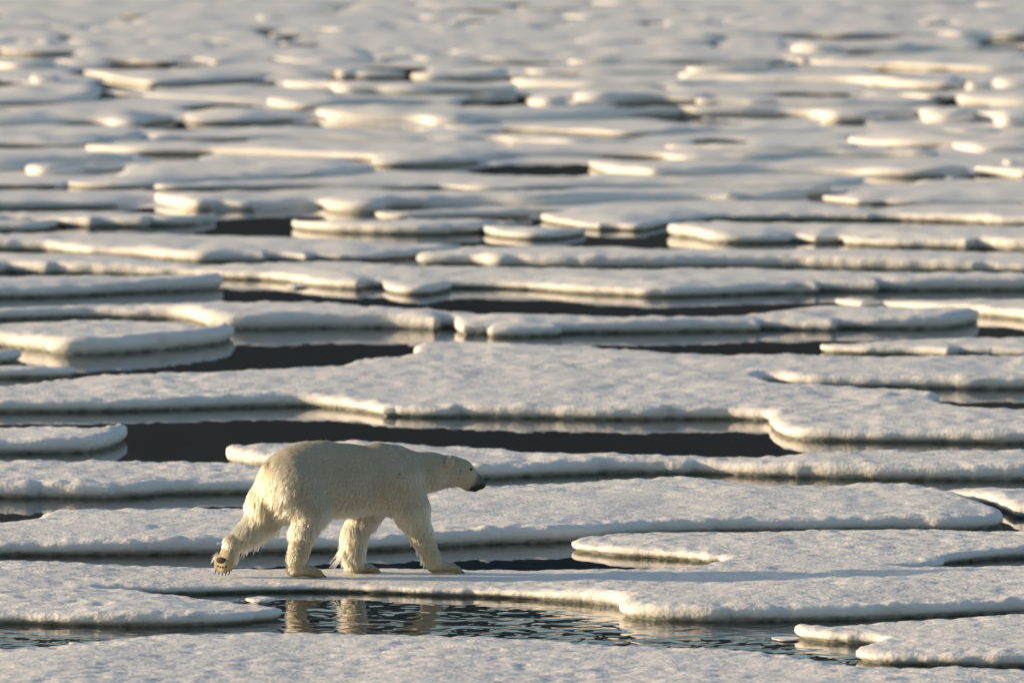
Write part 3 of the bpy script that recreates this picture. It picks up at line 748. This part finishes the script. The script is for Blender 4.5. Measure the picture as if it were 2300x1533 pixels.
# ---- coat
prng = np.random.default_rng(5)
def tri_sample(n, wfun=None):
    F = Fb
    A = Vb[F[:, 0]]; B = Vb[F[:, 1]]; C = Vb[F[:, 2]]; Dq = Vb[F[:, 3]]
    ar = np.linalg.norm(np.cross(C-A, Dq-B), axis=1)
    if wfun is not None: ar = ar*wfun((A+C)/2)
    k = prng.choice(len(F), n, p=ar/ar.sum())
    u = prng.random(n)[:, None]; v = prng.random(n)[:, None]
    return (A[k]*(1-u)*(1-v)+B[k]*u*(1-v)+C[k]*u*v+Dq[k]*(1-u)*v)
def flow(P):
    """lie of the hair: back along the trunk, down the flanks and legs, away from the nose on the head"""
    P = np.asarray(P); n = len(P)
    f = np.tile(np.array([-.55, 0, -.75]), (n, 1))
    top = sstep(.85, 1.2, P[:, 2])[:, None]
    f = f*(1-top)+np.array([-1., 0, -.15])*top
    leg = sstep(.62, .45, P[:, 2])[:, None]
    f = f*(1-leg)+np.array([-.18, 0, -1.])*leg
    hd = sstep(.72, .92, P[:, 0])[:, None]*(P[:, 2] > .62)[:, None]
    f = f*(1-hd)+np.array([-1., 0, -.05])*hd
    rear = sstep(-.72, -.9, P[:, 0])[:, None]
    f = f*(1-rear)+np.array([-.35, 0, -1.])*rear
    w = noise2(P[:, 0]/.16, P[:, 2]/.16, 41); w2 = noise2(P[:, 0]/.07, P[:, 2]/.07, 42)
    f[:, 0] += .35*w+.18*w2; f[:, 1] += .25*noise2(P[:, 0]/.1, P[:, 2]/.1, 43)
    return f/np.linalg.norm(f, axis=1)[:, None]
def hair_len(P):
    L = np.full(len(P), .036)
    belly = sstep(.75, .55, P[:, 2])*sstep(.35, .5, P[:, 2])
    L += .030*belly
    L += .030*sstep(.5, .3, P[:, 2])*sstep(.05, .16, P[:, 2])*(P[:, 1] < 0)
    L -= .010*sstep(.5, .3, P[:, 2])*(P[:, 1] > 0)
    rear = sstep(-.60, -.95, P[:, 0]); L += .030*rear
    head = sstep(.86, 1.02, P[:, 0])*(P[:, 2] > .6)
    L = L*(1-head)+.012*head
    mz = sstep(1.08, 1.16, P[:, 0]); L = L*(1-mz)+.005*mz
    L *= 1-.72*sstep(.09, .03, P[:, 2])
    dt = np.linalg.norm(P-BP(505, 1270, -.17), axis=1); L = np.where(dt < .13, L*.30, L)
    tl = np.linalg.norm((P-BP(602, 1075, 0))*np.array([1, 1, .5]), axis=1); L = np.where(tl < .06, .085, L)
    hk = sstep(-.85, -1.0, P[:, 0])*sstep(.50, .42, P[:, 2]); L = L*(1-.5*hk)
    return L
def hair_material():
    m = bpy.data.materials.new('bear_fur'); m.use_nodes = True
    nt = m.node_tree; nt.nodes.clear()
    out = nt.nodes.new('ShaderNodeOutputMaterial')
    h = nt.nodes.new('ShaderNodeBsdfHairPrincipled'); h.parametrization = 'COLOR'
    a = nt.nodes.new('ShaderNodeAttribute'); a.attribute_name = 'coat'
    nt.links.new(a.outputs['Color'], h.inputs['Color'])
    h.inputs['Roughness'].default_value = .38
    h.inputs['Radial Roughness'].default_value = .55
    nt.links.new(h.outputs[0], out.inputs['Surface'])
    return m
FUR = hair_material()
def make_curves(name, roots, pts, rad, col, label=None):
    """pts: n x k x 3 in the bear's frame"""
    n, k = pts.shape[:2]
    cu = bpy.data.hair_curves.new(name)
    cu.add_curves([k]*n)
    cu.position_data.foreach_set('vector', toL(pts).astype(np.float32).ravel())
    ra = cu.attributes.new('radius', 'FLOAT', 'POINT') if 'radius' not in cu.attributes else cu.attributes['radius']
    ra.data.foreach_set('value', rad.astype(np.float32).ravel())
    ca = cu.attributes.new('coat', 'FLOAT_COLOR', 'CURVE')
    ca.data.foreach_set('color', np.hstack([col, np.ones((n, 1))]).astype(np.float32).ravel())
    cu.materials.append(FUR)
    o = link(bpy.data.objects.new(name, cu), bear)
    return o
def grow(n, lenmul=1.0, width=.0011, clump=.75, csize=.022, lift=.32, wfun=None, droop=.35):
    P = tri_sample(n, wfun)
    Nn = grad(P)
    f = flow(P)
    f = f-(f*Nn).sum(1)[:, None]*Nn; f /= (np.linalg.norm(f, axis=1)[:, None]+1e-6)
    L = hair_len(P)*lenmul*prng.uniform(.7, 1.25, n)
    sole = (np.linalg.norm(P-BP(505, 1258, -.17), axis=1) < .15)*(Nn@np.array([-.78, .62, -.05]) > .25)
    L = np.where(sole > 0, .007, L)
    lf = lift*(1+.55*noise2(P[:, 0]/.05, P[:, 2]/.09, 45)+.35*noise2(P[:, 0]/.12, P[:, 2]/.2, 46))*prng.uniform(.5, 1.5, n)
    lf = lf + .25*sstep(.15, .06, P[:, 2])*0
    d0 = f+Nn*lf[:, None]; d0 /= np.linalg.norm(d0, axis=1)[:, None]
    K = 5
    ts = np.linspace(0, 1, K)
    pts = P[:, None, :] - Nn[:, None, :]*.004 + d0[:, None, :]*(L[:, None]*ts[None, :])[:, :, None]
    # gravity on wet hair
    pts[:, :, 2] -= (L[:, None]*droop*(ts**2)[None, :])
    # clumps
    nc = max(50, int(n*.0 + 5.5/(csize**2)*0.9))
    nc = min(nc, n//4)
    C = prng.choice(n, nc, replace=False)
    kd = kdtree.KDTree(nc)
    for i, c in enumerate(C): kd.insert(P[c], i)
    kd.balance()
    near = np.array([C[kd.find(p)[1]] for p in P])
    w = (clump*ts**1.3)[None, :, None]
    guide = pts[near]
    # keep own length: move towards the guide's line
    pts = pts*(1-w) + (guide + (P-P[near])[:, None, :]*.18)*w
    pts[:, :, 2] = np.maximum(pts[:, :, 2], .002)
    rad = width*(1-.75*ts**2)[None, :]*prng.uniform(.7, 1.2, n)[:, None]
    col = fur_color(P)
    col *= prng.uniform(.86, 1.06, n)[:, None]
    cl = prng.uniform(.86, 1.05, nc)
    cmap = {c: cl[i] for i, c in enumerate(C)}
    col *= np.array([cmap[c] for c in near])[:, None]
    return P, pts, rad, np.clip(col, .004, .93)
P1, q1, r1, c1 = grow(115000, .95, .0011, .74, .015, .30)
P2, q2, r2, c2 = grow(15000, 1.2, .0009, .80, .030, .36, wfun=lambda P: sstep(.8, .45, P[:, 2])*(P[:, 1] < .08)+.6*sstep(-.6, -.85, P[:, 0])+.05)
# long wet drips from the backs of the legs and belly
def drips(specs):
    out = []; rr_ = []; co = []; ro = []
    K = 5; ts = np.linspace(0, 1, K)
    for (u0, v0, u1, v1, lat, n, L, du, rad) in specs:
        for i in range(n):
            s = prng.random()
            a = BP(u0+(u1-u0)*s+prng.normal(0, 1.5), v0+(v1-v0)*s, lat+prng.normal(0, .02))
            # a drip is a bunch of strands closing to a point
            ll = L*prng.uniform(.5, 1.25)
            tip = a + np.array([du*ll+prng.normal(0, .006), prng.normal(0, .006), -ll])
            mid = (a+tip)/2 + np.array([-du*ll*.18, 0, .012])
            for j in range(7):
                b = a + prng.normal(0, .008, 3)
                tp = tip + prng.normal(0, .0016, 3) + np.array([0, 0, prng.uniform(0, .012)])
                m = mid + (b-a)*.4
                pts = ((1-ts)**2)[:, None]*b + (2*ts*(1-ts))[:, None]*m + (ts**2)[:, None]*tp
                pts[:, 2] = np.maximum(pts[:, 2], .002)
                out.append(pts); rr_.append(rad*(1-.7*ts)); ro.append(a)
    out = np.array(out); rr_ = np.array(rr_); ro = np.array(ro)
    c = np.tile(np.array([.80, .70, .50]), (len(out), 1))*prng.uniform(.8, 1.05, len(out))[:, None]
    return ro, out, rr_, c
D_ = drips([(778, 1165, 768, 1240, -.16, 20, .10, -.45, .0017), (768, 1222, 766, 1256, -.15, 12, .13, -.70, .0020),
            (915, 1178, 945, 1235, .15, 20, .12, .05, .0018), (945, 1235, 955, 1262, .16, 10, .09, -.15, .0022),
            (545, 1232, 600, 1203, -.16, 22, .10, -.35, .0016), (530, 1245, 560, 1225, -.17, 9, .09, -.25, .0016),
            (494, 1212, 490, 1262, -.17, 8, .032, -1.3, .0012), (600, 1150, 628, 1195, -.10, 22, .08, -.1, .0018),
            (568, 1130, 600, 1170, -.08, 18, .07, -.15, .0016), (735, 1158, 880, 1158, .0, 22, .03, -.2, .0014), (640, 1150, 644, 1215, .10, 9, .04, -.3, .0014)])
roots = np.vstack([P1, P2, D_[0]]); pts = np.vstack([q1, q2, D_[1]]); rads = np.vstack([r1, r2, D_[2]]); cols = np.vstack([c1, c2, D_[3]])
fur = make_curves('fur', roots, pts, rads, cols)
print('fur', len(pts), 't', round(time.time()-T0, 1))

# ---- face and feet details
def shiny(name, col, rough):
    m, nt, p = new_mat(name); p.inputs['Base Color'].default_value = (*col, 1); p.inputs['Roughness'].default_value = rough
    t = N(nt, 'ShaderNodeTexNoise'); t.inputs['Scale'].default_value = 160
    b = N(nt, 'ShaderNodeBump'); b.inputs['Strength'].default_value = .3; b.inputs['Distance'].default_value = .002
    nt.links.new(t.outputs['Fac'], b.inputs['Height']); nt.links.new(b.outputs[0], p.inputs['Normal'])
    return m
NOSEM = shiny('wet_black_skin', (.008, .008, .009), .35)
EYEM = shiny('dark_eye', (.006, .004, .003), .08)
CLAWM = shiny('claw_horn', (.018, .015, .013), .4)
PADM = shiny('rough_brown_pad', (.030, .018, .012), .75)
def blob(name, c, r, mat, dirs=None, squash=(1, 1, 1)):
    import bmesh
    bm = bmesh.new(); bmesh.ops.create_icosphere(bm, subdivisions=3, radius=1)
    for v in bm.verts:
        q = np.array(v.co)*np.array(r)
        if dirs is not None: q = dirs@q
        v.co = toL(np.array(c)+q)
    bmesh.ops.reverse_faces(bm, faces=bm.faces)
    me = bpy.data.meshes.new(name); bm.to_mesh(me); bm.free()
    me.polygons.foreach_set('use_smooth', [True]*len(me.polygons)); me.materials.append(mat)
    return link(bpy.data.objects.new(name, me), bear)
def on_surface(u, v, sign):
    """first point of the skin met from the given side at this place in the side view"""
    ls = np.arange(.5, 0, -.002)*sign
    Q = np.array([BP(u, v, l) for l in ls]); d = sdf(Q)
    k = np.argmax(d < 0) if (d < 0).any() else len(ls)-1
    return Q[k]
e = on_surface(1058.5, 1051.5, 1)
ef = np.array([e[0], -e[1], e[2]])
for q in (e, ef): blob('eye', q, (.017, .012, .014), EYEM)
nz = BP(1086, 1087, 0)
nose = blob('nose', nz, (.022, .032, .026), NOSEM)
for sg in (1, -1): blob('nostril', nz+np.array([.018, .016*sg, -.002]), (.007, .007, .010), shiny('nostril_dark', (.003, .003, .003), .6))
def claw(base, d, L):
    d = d/np.linalg.norm(d); K = 7; ring = 8
    vs = []; fs = []
    side = np.array([0, 1., 0]); up = np.cross(side, d)
    for i in range(K):
        t = i/(K-1); c = base + d*L*t + np.array([0, 0, -1.])*L*.25*t*t
        r = .0075*(1-t)**.7+.0006
        for j in range(ring):
            a = 2*math.pi*j/ring; vs.append(toL(c+side*math.cos(a)*r*.8+up*math.sin(a)*r))
    for i in range(K-1):
        for j in range(ring):
            j2 = (j+1) % ring; fs.append((i*ring+j, i*ring+j2, (i+1)*ring+j2, (i+1)*ring+j))
    mesh_obj('claw', vs, fs, CLAWM, bear)
for b, d, L in TOES: claw(b+d/np.linalg.norm(d)*.012, d, L*1.5)
# pad of the lifted hind paw, facing back
pc = BP(497, 1253, -.12)
import numpy.linalg as LA
pdir = np.array([-.78, .62, -.05]); psid = np.array([.62, .78, 0])
def skin_from(c, d):
    Q = np.array([c + d*x for x in np.arange(.2, 0, -.002)]); dd = sdf(Q); return Q[np.argmax(dd < 0)]
pc0 = BP(506, 1256, -.17)
Mx = np.stack([pdir, psid, np.array([0, 0, 1.])], 1)
blob('paw_pad', skin_from(pc0, pdir)+pdir*.006, (.018, .054, .030), PADM, dirs=Mx)
for k in range(4):
    t = pc0 + psid*(k-1.5)*.033 + np.array([0, 0, -.067+abs(k-1.5)*.006])
    blob('toe_pad', skin_from(t, pdir)+pdir*.001, (.008, .010, .012), PADM, dirs=Mx)
print('done', round(time.time()-T0, 1))
